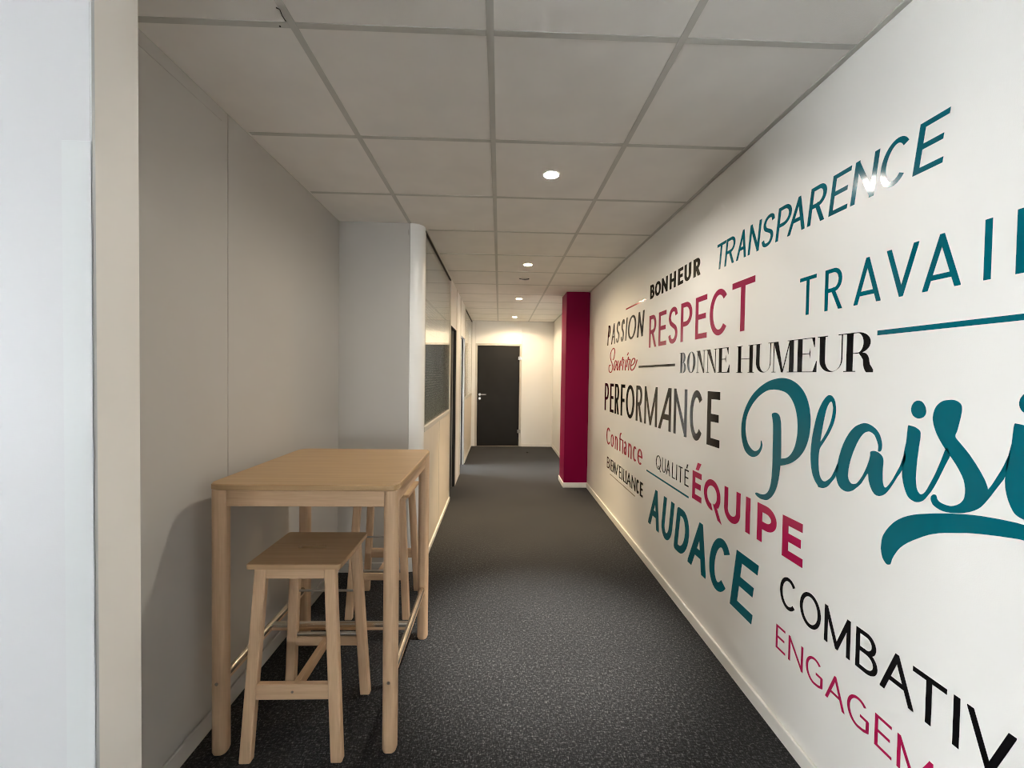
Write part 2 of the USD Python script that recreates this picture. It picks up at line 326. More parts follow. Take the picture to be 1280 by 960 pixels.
def glazing(w, y0, y1, z0, z1):
    part(w, 'sill', cb(XB, XC + .006, y0, y1, z0 - .042, z0, .003), 'frame_white')
    part(w, 'frame', cb(XB, XC + .001, y0, y1, z1, CEIL + .01, .002), 'frame_white')
    part(w, 'gasket', cb(XC - .02, XC + .0035, y0, y1, z1 - .012, z1 - .001), 'black')
    part(w, 'frame', cb(XB, XC + .001, y0, y0 + .022, z0, z1 - .012, .002), 'frame_white'); part(w, 'frame', cb(XB, XC + .001, y1 - .014, y1, z0, z1 - .012, .002), 'frame_white')
    part(w, 'pane', cb(XC - .010, XC - .004, y0 + .022, y1 - .014, z0, z1 - .012), 'clear_glass', 'large glass pane')
glazing(w3, G0, G1, SILL, 2.556)
w4 = thing('window_4', kind='structure'); glazing(w4, 6.954, Y_END - .01, 1.092, 2.556)
bl = thing('venetian_blind', 'grey venetian blind hanging behind the corridor glass pane above the cream panels', 'blind', (XC - .045, (G0 + G1) / 2, SILL))
part(bl, 'head_rail', cb(XC - .062, XC - .032, G0 + .03, G1 - .02, 2.505, 2.540, .002), 'slat_grey')
NS = 62
for k in range(NS):
    z = 1.095 + k * (2.49 - 1.095) / (NS - 1)
    t = np.linspace(-.0125, .0125, 4); tilt = math.radians(20)
    pr = []
    for s in t:
        h = .0016 * (1 - (s / .0125) ** 2)
        pr.append((XC - .047 + s * math.cos(tilt) - h * math.sin(tilt), z + s * math.sin(tilt) * -1 + h * math.cos(tilt)))
    pr2 = [(x, q - .0006) for x, q in pr]
    v = np.array([(x, y, q) for y in (G0 + .03, G1 - .02) for x, q in pr + pr2[::-1]]); n = len(pr) * 2
    f = [(i, (i + 1) % n, n + (i + 1) % n, n + i) for i in range(n)]
    ff = [t3 for a, b, c, d in f for t3 in ((a, b, c), (a, c, d))]
    part(bl, 'slat', trimesh.Trimesh(v, ff, process=False), 'slat_grey')
part(bl, 'bottom_rail', cb(XC - .060, XC - .034, G0 + .03, G1 - .02, 1.076, 1.088, .002), 'slat_grey')
for y in (G0 + .25, (G0 + G1) / 2, G1 - .25): part(bl, 'cord', cyl((XC - .034, y, 1.085), (XC - .034, y, 2.51), .0012, 6), 'seal_grey')
rb = thing('daylight_blind', 'closed white roller blind added behind the far corridor glass pane to hold back daylight', 'blind', (XC - .05, 7.78, 1.09))  # added to keep the side room's daylight off the end wall
part(rb, 'fabric', cb(XC - .0455, XC - .0445, 6.99, 8.59, 1.10, 2.50), 'blind_white', smooth=False)
part(rb, 'roller', cyl((XC - .045, 6.985, 2.52), (XC - .045, 8.595, 2.52), .02, 16), 'blind_white')
part(rb, 'bottom_bar', cb(XC - .050, XC - .040, 6.985, 8.595, 1.094, 1.108, .002), 'frame_white')
def doorway(n, y0, y1, zt, leaf_mat, leaf_label, xl):
    d = thing(f'door_{n}', kind='structure')
    part(d, 'leaf', cb(xl - .04, xl, y0 + .008, y1 - .05, .008, zt - .008, .002), leaf_mat, leaf_label)
    part(d, 'seal', cb(xl - .04, xl + .004, y1 - .048, y1 - .010, 0, zt - .008, .002), 'seal_grey')
    part(d, 'jamb', cb(XB, XC + .001, y1 - .009, y1, 0, zt, .001), 'black'); part(d, 'jamb', cb(XB, XC + .001, y0, y0 + .007, 0, zt, .001), 'black')
    part(d, 'head', cb(XB, XC + .001, y0 + .007, y1 - .009, zt - .007, zt, .001), 'black')
    return d
d1 = doorway(1, 4.897, 5.505, 2.045, 'door_dark', 'dark door leaf', XC - .042)
for z in (1.70, 1.05, .38): part(d1, 'hinge', cat(cyl((XC - .032, 4.925, z - .05), (XC - .032, 4.925, z + .05), .011, 14), cb(XC - .042, XC - .036, 4.905, 5.0, z - .045, z + .045)), 'steel')
d2 = thing('door_2', kind='structure')            # standing open into a daylit room
for nm, a, b, m in (('jamb_stop', XC - .028, XC + .001, 'seal_grey'), ('gasket', XC - .052, XC - .028, 'black'), ('jamb', XB, XC - .052, 'door_white')):
    part(d2, nm, cb(a, b, 6.852, 6.86, 0, 2.05, .001), m); part(d2, nm, cb(a, b, 6.19, 6.198, 0, 2.05, .001), m)
    part(d2, nm.replace('jamb', 'head'), cb(a, b, 6.198, 6.852, 2.042, 2.05, .001), m)
part(d2, 'leaf', cb(XB - .655, XB - .005, 6.11, 6.15, .008, 2.04, .002), 'door_white', 'white door leaf standing open into the room')
part(d2, 'strike_plate', cb(XC - .024, XC - .006, 6.848, 6.853, 1.0, 1.18, .001), 'steel')
# the rooms behind the partition: the first dark, with an added window to light its blind, the second with a window
RY0, RY1 = 5.90, 7.60
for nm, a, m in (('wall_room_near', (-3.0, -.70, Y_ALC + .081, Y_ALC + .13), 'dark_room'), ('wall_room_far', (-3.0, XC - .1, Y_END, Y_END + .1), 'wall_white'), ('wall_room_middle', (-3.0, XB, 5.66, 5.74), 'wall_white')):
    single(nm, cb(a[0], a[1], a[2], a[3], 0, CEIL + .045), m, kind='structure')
wk = thing('wall_room_back', kind='structure')
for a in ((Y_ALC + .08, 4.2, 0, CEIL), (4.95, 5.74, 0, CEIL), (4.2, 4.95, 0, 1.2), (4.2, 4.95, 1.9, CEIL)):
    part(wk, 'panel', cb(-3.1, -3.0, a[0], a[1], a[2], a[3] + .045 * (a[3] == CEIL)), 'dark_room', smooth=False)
window(6, 'x', -3.05, 4.2, 4.95, 1.2, 1.9, 1)  # added small window, out of view, put in to light the blind slats
wr = thing('wall_room_window', kind='structure')
for a in ((5.74, RY0, 0, CEIL), (RY1, Y_END + .1, 0, CEIL), (RY0, RY1, 0, .12), (RY0, RY1, 2.5, CEIL)):
    part(wr, 'panel', cb(-3.1, -3.0, a[0], a[1], a[2], a[3] + .045 * (a[3] == CEIL)), 'wall_white', smooth=False)
window(2, 'x', -3.05, RY0, RY1, .12, 2.5, 2)
part(ce, 'room_panel', cb(-3.0, XB, Y_ALC + .08, Y_END, CEIL + .002, CEIL + .0459), 'tile_white', smooth=False)

# ------------------------------------------------------------------ magenta column
col = thing('column', 'tall magenta painted square column with a white skirting on the right of the corridor', 'column', ((.866 + XR) / 2, (Y_COL0 + Y_COL1) / 2, 0))
part(col, 'shaft', cb(.866, XR, Y_COL0, Y_COL1, 0, CEIL + .002, .003), 'magenta', smooth=False)
part(col, 'skirting', cat(cb(.853, XR, Y_COL0 - .013, Y_COL0, 0, .068, .004), cb(.853, .866, Y_COL0, Y_COL1, 0, .068, .004), cb(.853, XR, Y_COL1, Y_COL1 + .013, 0, .068, .004)), 'skirting', 'white skirting around the foot of the column')
# ------------------------------------------------------------------ downlights
LL = ['cool white downlight nearest the camera, above the wall lettering', 'warm yellow downlight just in front of the unlit round ceiling fixture', 'bright white downlight just beyond the unlit round ceiling fixture', 'small far downlight closest to the dark end door']
for (y, m, beam, half), lab in zip(LAMPS, LL):
    d = thing('downlight', lab, 'ceiling light', (LAMP_X, y, CEIL), group='lit downlights along the corridor ceiling')
    at = (LAMP_X, y, CEIL)
    part(d, 'trim_ring', lathe([(.0385, .004), (.0385, -.001), (.040, -.003), (.047, -.002), (.049, .001), (.049, .0045), (.0385, .0045)], at), 'lamp_can')
    can = part(d, 'can', lathe([(.0385, .003), (.034, .006), (.0286, .0072), (.0286, .024), (.030, .024), (.0355, .016), (.0400, .004), (.0385, .003)], at), 'lamp_can')
    sp = UsdLux.SphereLight.Define(stage, d + '/beam'); sp.CreateRadiusAttr(.008); sp.AddTranslateOp().Set(Gf.Vec3d(0, 0, -.006))
    sp.CreateIntensityAttr(BEAM_STRENGTH * beam); sp.CreateColorAttr(Gf.Vec3f(*LAMP_COLOR[m]))
    sh = UsdLux.ShapingAPI.Apply(sp.GetPrim()); sh.CreateShapingConeAngleAttr(half); sh.CreateShapingConeSoftnessAttr(1.0 if half < 60 else .12)
    part(can, 'lens', lathe([(0, .0045), (.018, .0050), (.0285, .0065), (.0285, .009), (0, .009)], at, 32), m, 'glowing lamp lens')
sd = thing('unlit_downlight', 'unlit round recessed ceiling fixture with a dark inner rim, between two lit downlights', 'ceiling light', (LAMP_X, 4.8125, CEIL))
at = (LAMP_X, 4.8125, CEIL)
part(sd, 'trim_ring', lathe([(.062, .004), (.062, -.001), (.064, -.0025), (.070, -.0015), (.072, .001), (.072, .0045), (.062, .0045)], at), 'tile_white')
part(sd, 'dark_rim', lathe([(.0622, .003), (.0622, .015), (.0635, .015), (.0635, .003), (.0622, .003)], at), 'black', 'dark inner rim')
part(sd, 'back_plate', lathe([(0, .015), (.0635, .015), (.0635, .017), (0, .017)], at), 'tile_white')
single('door_stop', lathe([(0, 0), (.020, 0), (.020, .012), (.014, .022), (0, .024)], (.552, 7.93, 0), 20), 'black', 'tiny black floor door stop on the carpet near the end door', 'door stop')

# ------------------------------------------------------------------ bar table
TX0, TX1, TY0, TY1, TZ = -1.100, -.381, 1.602, 2.372, 1.050
tb = thing('bar_table', 'square light birch bar table with round-cornered top standing against the left wall', 'table', ((TX0 + TX1) / 2, (TY0 + TY1) / 2, 0))
pl = sbox(TX0 + .045, TY0 + .045, TX1 - .045, TY1 - .045).buffer(.045, 10)
def slab(pl, z0, z1, c=.003):
    """A plate with softened upper and lower edges."""
    n = 0; rings = [(pl.buffer(-c), z0), (pl, z0 + c), (pl, z1 - c), (pl.buffer(-c), z1)]
    N = 96; vs = []
    for g, z in rings:
        e = g.exterior; L = e.length
        vs.append([(*e.interpolate(s, normalized=True).coords[0], z) for s in np.linspace(0, 1, N, endpoint=False)])
    return hull(np.array(vs).reshape(-1, 3))
part(tb, 'tabletop', slab(pl, TZ - .024, TZ), 'top_birch')
LX, LY, LW = (-1.063, -.412), (1.636, 2.338), .056
for lx in LX:
    for ly in LY:
        sq = sbox(lx - LW / 2 + .022, ly - LW / 2 + .022, lx + LW / 2 - .022, ly + LW / 2 - .022).buffer(.022, 8)
        lg_ = part(tb, 'leg', cat(extrude(sq, TZ - .024 - .008, z=.008), extrude(sq.buffer(-.003), .0081)), 'birch_z', smooth=35)
        if ly == LY[0]: part(lg_, 'bolt', cyl((lx, ly - LW / 2 - .0015, .281), (lx, ly - LW / 2 + .004, .281), .0065, 14), 'bolt')
AZ0, AZ1 = .960, TZ - .0242
for y in (LY[0], LY[1]): part(tb, 'apron', cb(LX[0] + LW / 2 - .004, LX[1] - LW / 2 + .004, y - .012, y + .012, AZ0, AZ1, .002), 'birch_x', smooth=False)
for x in (LX[0], LX[1]): part(tb, 'apron', cb(x - .012, x + .012, LY[0] + LW / 2 - .004, LY[1] - LW / 2 + .004, AZ0, AZ1, .002), 'birch_y', smooth=False)
def rail(a0, a1, fixed, axis):
    t = np.linspace(0, math.pi, 11); z0, z1 = .262, .283
    woodp = Polygon([(-.010, z0), (.010, z0), (.010, z1), (-.010, z1)]).buffer(.002, 3)
    steelp = Polygon([(.0125 * math.cos(s), z1 + .001 + .0125 * math.sin(s) * .95) for s in t] + [(-.0125, z1 - .008), (-.0115, z1 - .008), (-.0115, z1), (.0115, z1), (.0115, z1 - .008), (.0125, z1 - .008)])
    M = np.eye(4)
    if axis == 'y': M[:3, :3] = np.array([[1, 0, 0], [0, 0, -1], [0, 1, 0]]); M[:3, 3] = (fixed, a1, 0)
    else: M[:3, :3] = np.array([[0, 0, 1], [1, 0, 0], [0, 1, 0]]); M[:3, 3] = (a0, fixed, 0)
    rl = part(tb, 'rail', extrude(woodp, a1 - a0, M), 'birch_' + axis)
    part(rl, 'steel_cap', extrude(steelp, a1 - a0, M), 'steel_warm', 'steel footrest strip on the rail', smooth=40)
rail(LY[0] + LW / 2 - .004, LY[1] - LW / 2 + .004, LX[0], 'y'); rail(LY[0] + LW / 2 - .004, LY[1] - LW / 2 + .004, LX[1], 'y')
rail(LX[0] + .011, LX[1] - .011, 1.99, 'x')

# ------------------------------------------------------------------ two bar stools (the second turned round)
def make_stool(label, at):
    t = thing('bar_stool', label, 'stool', at, group='birch bar stools at the table')
    L = dict(local=True)
    SX, SY, ZT, ZB = .1775, .166, .748, .729
    slot = LineString([(-.045, 0), (.045, 0)]).buffer(.013, 8)
    seat = sbox(-SX + .012, -SY + .012, SX - .012, SY - .012).buffer(.012, 5)
    seat2 = seat.buffer(-.002)
    S = cat(extrude(seat.difference(slot), ZT - ZB - .004, z=ZB + .002), extrude(seat2.difference(slot), .0021, z=ZT - .0021), extrude(seat2.difference(slot), .0021, z=ZB))
    part(t, 'seat', S, 'seat_birch', smooth=False, **L)
    top, bot = (.130, .138, ZB), (.171, .169, 0)
    def at_z(z, sx, sy): s = (ZB - z) / ZB; return sx * (top[0] + (bot[0] - top[0]) * s), sy * (top[1] + (bot[1] - top[1]) * s)
    for sy in (-1, 1):
        for sx in (-1, 1):
            part(t, 'leg', leg_hull((sx * top[0], sy * top[1], ZB), (sx * bot[0], sy * bot[1], 0), .043, .032), 'birch_z', **L)
        xa, ya = at_z(.708, 1, sy)
        part(t, 'apron', cb(-xa + .02, xa - .02, ya - .010, ya + .010, .686, ZB, .002), 'birch_x', smooth=False, **L)
    for sx in (-1, 1):
        xa, ya = at_z(.708, sx, 1)
        part(t, 'apron', cb(xa - .010, xa + .010, -ya + .014, ya - .014, .686, ZB, .002), 'birch_y', smooth=False, **L)
    xa, ya = at_z(.26, 1, -1)
    sr = part(t, 'stretcher', cb(-xa + .019, xa - .019, ya - .011, ya + .011, .231, .290, .002), 'birch_x', smooth=False, **L)
    part(sr, 'screw', cyl((0, ya - .0125, .262), (0, ya - .006, .262), .005, 12), 'bolt', **L)
    xb, yb = at_z(.26, 1, 1)
    part(t, 'stretcher', cb(-xb + .019, xb - .019, yb - .011, yb + .011, .232, .274, .002), 'birch_x', smooth=False, **L)
    part(t, 'center_stretcher', cb(-.012, .012, ya + .010, yb - .010, .236, .276, .002), 'birch_y', smooth=False, **L)
    xc, yc = at_z(.283, 1, 1)
    part(t, 'footrest_tube', cyl((-xc + .014, yc, .283), (xc - .014, yc, .283), .0085, 18), 'steel', 'steel footrest tube', **L)
    xd, yd = at_z(.487, 1, 1)
    part(t, 'rod', cyl((-xd + .016, yd, .487), (xd - .016, yd, .487), .005, 14), 'steel', 'thin steel rod', **L)
    return t
st = make_stool('birch bar stool with slotted seat pushed under the near side of the table', (-.770, 1.760, 0))
s2 = thing('bar_stool', 'birch bar stool on the far side of the table, half hidden behind it', 'stool', (-.713, 2.685, 0), 180, group='birch bar stools at the table')
p2 = stage.GetPrimAtPath(s2); p2.GetReferences().AddInternalReference(st); p2.SetInstanceable(True)

# ------------------------------------------------------------------ vinyl lettering on the right wall: u = -y runs with the reading direction
def arc(cx, cy, rx, ry, a0, a1, n=14): return [(cx + rx * math.cos(math.radians(a)), cy + ry * math.sin(math.radians(a))) for a in np.linspace(a0, a1, n)]
SS = spline([(.97, .80), (.84, .95), (.52, 1.0), (.18, .93), (.03, .75), (.18, .59), (.5, .50), (.85, .40), (.98, .24), (.82, .06), (.47, 0), (.16, .05), (.0, .20)], n=4)
GLYPH = {
 'T': [[(0, 1), (1, 1)], [(.5, 1), (.5, 0)]], 'I': [[(.5, 0), (.5, 1)]], 'L': [[(0, 1), (0, 0), (1, 0)]],
 'E': [[(.96, 1), (0, 1), (0, 0), (1, 0)], [(0, .52), (.86, .52)]], 'F': [[(1, 1), (0, 1), (0, 0)], [(0, .5), (.85, .5)]],
 'H': [[(0, 0), (0, 1)], [(1, 0), (1, 1)], [(0, .52), (1, .52)]],
 'N': [[(0, 0), (0, 1)], [(-.08, 1.12), (0, 1), (1, 0), (1.08, -.12)], [(1, 0), (1, 1)]],
 'A': [[(-.06, -.16), (.5, 1.0), (.5, 1.0), (1.06, -.16)]], 'V': [[(-.06, 1.16), (.5, 0), (1.06, 1.16)]],
 'M': [[(0, -.1), (0, 1)], [(-.05, 1.12), (.5, .0), (1.05, 1.12)], [(1, 1), (1, -.1)]],
 'R': [[(0, 0), (0, 1)], [(0, 1), (.5, 1)] + arc(.5, .74, .44, .26, 90, -90) + [(0, .48)], [(.45, .48), (1.06, -.14)]],
 'P': [[(0, 0), (0, 1)], [(0, 1), (.45, 1)] + arc(.45, .72, .55, .28, 90, -90) + [(0, .44)]],
 'B': [[(0, 0), (0, 1)], [(0, 1), (.48, 1)] + arc(.48, .76, .42, .24, 90, -90) + [(0, .52)], [(.48, .52)] + arc(.48, .26, .52, .26, 90, -90) + [(0, 0), (0, .52)]],
 'D': [[(0, 1), (.35, 1)] + arc(.35, .5, .65, .5, 90, -90) + [(0, 0), (0, 1)]],
 'O': [arc(.5, .5, .5, .5, 0, 360, 40)], 'C': [arc(.5, .5, .5, .5, 42, 318, 30)],
 'G': [arc(.52, .5, .52, .5, 48, 270, 26) + [(.8, .03), (1, .10), (1, .46), (.62, .46)]],
 'Q': [arc(.5, .5, .5, .5, 0, 360, 40), [(.58, .22), (1.0, -.12)]],
 'U': [[(0, 1), (0, .34)] + arc(.5, .34, .5, .34, 180, 360, 22) + [(1, 1)]], 'S': [SS],
 'o': [arc(.5, .5, .5, .5, 0, 360, 30)], 'n': [[(0, 0), (0, 1)], [(0, .7)] + arc(.5, .62, .5, .38, 160, 0, 12) + [(1, 0)]], 'i': [[(.5, 0), (.5, 1)]],
 'c': [arc(.55, .5, .55, .5, 50, 310, 24)], 'e': [[(0.02, .52), (.98, .52)] + arc(.5, .5, .5, .5, 0, 310, 26)],
 'a': [[(.05, .85)] + arc(.5, .68, .5, .32, 130, 0, 10) + [(1, 0)], [(1, .55), (.45, .55)] + arc(.42, .28, .42, .27, 90, 330, 14) + [(1, .3)]],
 'f': [arc(.95, .80, .55, .2, 70, 180, 8) + [(.40, 0)], [(0, .68), (1.2, .68)]],
}
def glyph(ch, u0, u1, z0, z1, tv, th, bar=.34):
    """One capital or small letter as strokes tv wide (upright) and th thick (level), fitted to the box u0-u1, z0-z1."""
    accent = None
    if ch == 'É':
        ch, h = 'E', z1 - z0; uc = (u0 + u1) / 2
        accent = Polygon([(uc - tv * .55, z1 + h * .07), (uc + tv * .45, z1 + h * .07), (uc + tv * 1.35, z1 + h * .34), (uc + tv * .1, z1 + h * .34)])
    rx, rz = (u1 - u0 - tv), (z1 - z0 - th); s = tv / th
    f = lambda q: (u0 + tv / 2 + q[0] * rx, (z0 + th / 2 + q[1] * rz) * s)
    strokes = list(GLYPH[ch])
    if ch == 'A':
        b = bar; xa = .5 * b
        xa += .02
    g = unary_union([LineString([f(q) for q in st_]).buffer(tv / 2, cap_style='flat' if ch in 'CGSceoaf' else 'square', join_style='mitre' if ch in 'EFTLHIAVMN' else 'round', mitre_limit=6) for st_ in strokes])
    if ch == 'A': g = unary_union([g, LineString([f((xa, b)), f((1 - xa, b))]).buffer(tv / 2, cap_style='flat')])
    lo = -.16 if ch == 'Q' else 0
    g = g.intersection(sbox(u0, (z0 + lo * (z1 - z0)) * s, u1 + (tv if ch == 'f' else 0), z1 * s))
    g = affinity.scale(g, 1, 1 / s, origin=(0, 0))
    return unary_union([g, accent]) if accent else g
def didone(ch, u0, u1, z0, z1, tk, hv, hh):
    """High-contrast serif capitals: stems tk wide, upright hairlines hv, level hairlines and serifs hh."""
    R = lambda a, b, c, d: sbox(a, c, b, d)
    e = tk * .42
    def stem(u, w, top=True, bottom=True):
        g = [R(u, u + w, z0, z1)]
        if top: g.append(R(u - e, u + w + e, z1 - hh, z1))
        if bottom: g.append(R(u - e, u + w + e, z0, z0 + hh))
        return unary_union(g)
    W, Hh = u1 - u0, z1 - z0; a = u0 + e; b = u1 - e
    def ell(cx, cz, rx, rz): return affinity.scale(Point(cx, cz).buffer(1, 24), rx, rz)
    def bowl(x0, x1, c, d):
        cz = (c + d) / 2; rz = (d - c) / 2; cx = x0 + (x1 - x0) * .3
        o = unary_union([ell(cx, cz, x1 - cx, rz).intersection(R(cx, x1, c, d)), R(x0, cx, c, d)])
        i = unary_union([ell(cx, cz, x1 - tk - cx, rz - hh).intersection(R(cx, x1, c, d)), R(x0, cx, c + hh, d - hh)])
        return o.difference(i)
    if ch == 'H': return unary_union([stem(a, tk), stem(b - tk, tk), R(a, b, (z0 + z1) / 2, (z0 + z1) / 2 + hh)])
    if ch == 'O': return ell((u0 + u1) / 2, (z0 + z1) / 2, W / 2, Hh / 2).difference(ell((u0 + u1) / 2, (z0 + z1) / 2, W / 2 - tk, Hh / 2 - hh))
    if ch == 'E':
        g = [stem(a, tk), R(a, u1 - .1 * W, z1 - hh, z1), R(a, u1, z0, z0 + hh), R(a, u1 - .3 * W, z0 + .53 * Hh, z0 + .53 * Hh + hh),
             Polygon([(u1 - .1 * W, z1), (u1 - .1 * W - tk * .6, z1), (u1 - .12 * W, z1 - .28 * Hh), (u1 - .1 * W, z1 - .28 * Hh)]),
             Polygon([(u1, z0), (u1 - tk * .8, z0), (u1 - .02 * W, z0 + .32 * Hh), (u1, z0 + .32 * Hh)]),
             Polygon([(u1 - .3 * W - hv, z0 + .53 * Hh), (u1 - .3 * W, z0 + .40 * Hh), (u1 - .3 * W, z0 + .70 * Hh), (u1 - .3 * W - hv, z0 + .56 * Hh)])]
        return unary_union(g)
    if ch == 'N':
        l, r = a + tk * .1, b - hv
        d = Polygon([(l - e * .6, z1), (l - e * .6 + tk * 1.25, z1), (r + hv, z0), (r + hv - tk * .35, z0)])
        return unary_union([stem(l, hv, False), R(l - e * 1.2, l, z1 - hh, z1), stem(r, hv, True, False), d]).intersection(R(u0 - .02, u1 + .02, z0, z1))
    if ch == 'M':
        l, r, m = a, b - tk, (a + b - tk) / 2 + hv
        d1 = Polygon([(l, z1), (l + tk * 1.15, z1), (m + tk * .35, z0), (m - tk * .1, z0)])
        d2 = Polygon([(m + tk * .1, z0), (m + tk * .3, z0), (r + hv * 1.2, z1), (r, z1)])
        return unary_union([stem(l, hv, False), R(l - e, l + tk, z1 - hh, z1), stem(r, tk), d1, d2])
    if ch == 'U':
        l, r = a, b - hv; k = .34 * Hh; cx = (l + r + hv) / 2
        o = ell(cx, z0 + k, (r + hv - l) / 2, k).intersection(R(u0, u1, z0, z0 + k))
        i = ell((l + tk + r) / 2, z0 + k, (r - l - tk) / 2, k - hh).intersection(R(u0, u1, z0, z0 + k))
        return unary_union([o.difference(i), R(l, l + tk, z0 + k, z1), R(r, r + hv, z0 + k, z1), R(l - e, l + tk + e, z1 - hh, z1), R(r - e * 1.3, r + hv + e * 1.3, z1 - hh, z1)])
    if ch == 'B': return unary_union([stem(a, tk), bowl(a + tk * .8, u1 - .08 * W, z0 + .5 * Hh, z1), bowl(a + tk * .8, u1, z0, z0 + .5 * Hh + hh)])
    if ch == 'R':
        x1 = u1 - .10 * W
        leg = spline([(a + tk + .22 * W, z0 + .47 * Hh), (x1 - .16 * W, z0 + .36 * Hh), (x1 - .10 * W, z0 + .14 * Hh), (x1 + .02 * W, z0 + .01 * Hh), (u1, z0 + .035 * Hh)], n=6)
        wd = np.interp(np.linspace(0, 1, len(leg)), [0, .2, .6, .85, 1], [hh, tk * .8, tk, tk * .5, hh])
        lg = unary_union([LineString(leg[i:i + 2]).buffer(w / 2, cap_style='round') for i, w in enumerate(wd[:-1])]).intersection(R(u0, u1, z0 - .002, z1))
        return unary_union([stem(a, tk), bowl(a + tk * .8, x1, z0 + .46 * Hh, z1), lg])
def stuck(parent, poly, m, name='letter', label=None, t=.0007):
    """A flat vinyl shape (u, z in metres) on the wall's face, t thick."""
    M = np.array([[0, 0, -1, XR + .0001], [-1, 0, 0, 0], [0, 1, 0, 0], [0, 0, 0, 1.0]])
    return part(parent, name, extrude(poly.simplify(.0003), t, M), m, label, smooth=False)
def word(name, label, letters, z0, z1, tv, th, m, k=0.0, over={}, bar=.34, fn=None, mats={}):
    """letters: 'T:-1623:-1537 ...' in millimetres along the wall; k: slant."""
    L = [(a.split(':')[0], *[int(q) / 1000 for q in a.split(':')[1:]]) for a in letters.split()]
    t = thing(name, label, 'lettering', (XR, -(L[0][1] + L[-1][2]) / 2, z0), group='words stuck on the right wall')
    for i, (ch, u0, u1) in enumerate(L):
        v, h = over.get(i, (tv, th))
        g = fn(ch, u0, u1, z0, z1) if fn else glyph(ch, u0, u1, z0, z1, v, h, bar)
        if k: g = affinity.affine_transform(g, [1, k, 0, 1, -k * z0, 0])
        stuck(t, g, mats.get(i, m))
    return t
word('wall_lettering', 'thin slanted teal capitals TRANSPARENCE, the topmost word on the right wall', 'T:-2282:-2194 R:-2190:-2098 A:-2080:-1996 N:-1982:-1896 S:-1880:-1800 P:-1781:-1695 A:-1706:-1608 R:-1595:-1509 E:-1490:-1409 N:-1396:-1307 C:-1293:-1200 E:-1182:-1100', 2.062, 2.199, .0175, .0155, 'vinyl_teal', k=.1412)
word('wall_lettering', 'widely spaced teal capitals TRAVAIL above the long teal line', 'T:-1623:-1537 R:-1495:-1415 A:-1369:-1270 V:-1253:-1155 A:-1142:-1044 I:-994:-978 L:-930:-853', 1.724, 1.871, .0155, .0145, 'vinyl_teal', bar=.2)
word('wall_lettering', 'bold black capitals BONHEUR beside the slanted teal word near the ceiling', 'B:-3280:-3190 O:-3180:-3061 N:-3046:-2936 H:-2902:-2799 E:-2768:-2687 U:-2670:-2574 R:-2545:-2455', 2.085, 2.194, .034, .022, 'matte_black')
word('wall_lettering', 'tall wine red capitals RESPECT below the bold black word', 'R:-3285:-3131 E:-3088:-2942 S:-2907:-2754 P:-2708:-2546 E:-2503:-2360 C:-2331:-2132 T:-2106:-1915', 1.706, 1.955, .037, .031, 'vinyl_wine')
word('wall_lettering', 'narrow slanted black capitals PASSION near the magenta column', 'P:-4571:-4473 A:-4415:-4262 S:-4236:-4119 S:-4069:-3968 I:-3920:-3885 O:-3852:-3624 N:-3582:-3432', 1.812, 2.024, .040, .019, 'vinyl_black', k=.1623)
dd = lambda tk, hv, hh: (lambda ch, a, b, c, d: didone(ch, a, b, c, d, tk, hv, hh))
word('wall_lettering', 'small black serif capitals BONNE at the right end of the short dark line', 'B:-2712:-2618 O:-2602:-2489 N:-2480:-2368 N:-2360:-2240 E:-2232:-2115', 1.505, 1.636, .030, .006, 'vinyl_black', fn=dd(.030, .007, .0035))
word('wall_lettering', 'larger black serif capitals HUMEUR above the big teal script word', 'H:-2050:-1908 U:-1904:-1778 M:-1782:-1636 E:-1636:-1524 U:-1522:-1397 R:-1402:-1288', 1.504, 1.634, .026, .004, 'vinyl_black', fn=dd(.026, .0048, .0028))
def perf(ch, a, b, c, d):
    i = perf.i; perf.i += 1
    tv, th = [(.056, .031), (.058, .031), (.054, .031), (.054, .032), (.054, .033), (.048, .033), (.040, .028), (.040, .040), (.038, .030), (.038, .042), (.042, .043)][i]
    if ch == 'A':      # leaning A: slanted left leg, upright right leg
        top = b - tv * 1.0
        return unary_union([Polygon([(a, c), (a + tv * 1.15, c), (b - tv * .15, d), (top - tv * .35, d)]), sbox(b - tv, c, b, d), sbox(a + (b - a) * .33, c + .25 * (d - c), b, c + .25 * (d - c) + th)]).intersection(sbox(a, c, b, d))
    return glyph(ch, a, b, c, d, tv, th)
perf.i = 0
word('wall_lettering', 'tall dark capitals PERFORMANCE left of the big teal script word', 'P:-4638:-4466 E:-4417:-4269 R:-4232:-4075 F:-4021:-3885 O:-3854:-3609 R:-3569:-3405 M:-3357:-3083 A:-3058:-2829 N:-2786:-2587 C:-2546:-2375 E:-2332:-2194', 1.101, 1.402, .04, .03, 'vinyl_black', fn=perf)
def conf(ch, a, b, c, d):
    xh = c + .72 * (d - c)
    if ch == 'C': return glyph('C', a, b, c, d, .038, .015)
    if ch == 'f': return glyph('f', a, b, c, d + .008, .034, .014)
    if ch == 'i': return unary_union([sbox(a - .004, c, a + .024, xh), sbox(a - .10, xh - .011, a + .024, xh)])
    return glyph(ch, a, b, c, xh, .032, .0135)
word('wall_lettering', 'thin red word Confiance with one capital, low near the column', 'C:-4532:-4367 o:-4355:-4239 n:-4195:-4094 f:-4060:-3966 i:-3936:-3913 a:-3890:-3810 n:-3759:-3656 c:-3622:-3529 e:-3503:-3379', .746, .928, .03, .011, 'vinyl_red', fn=conf)
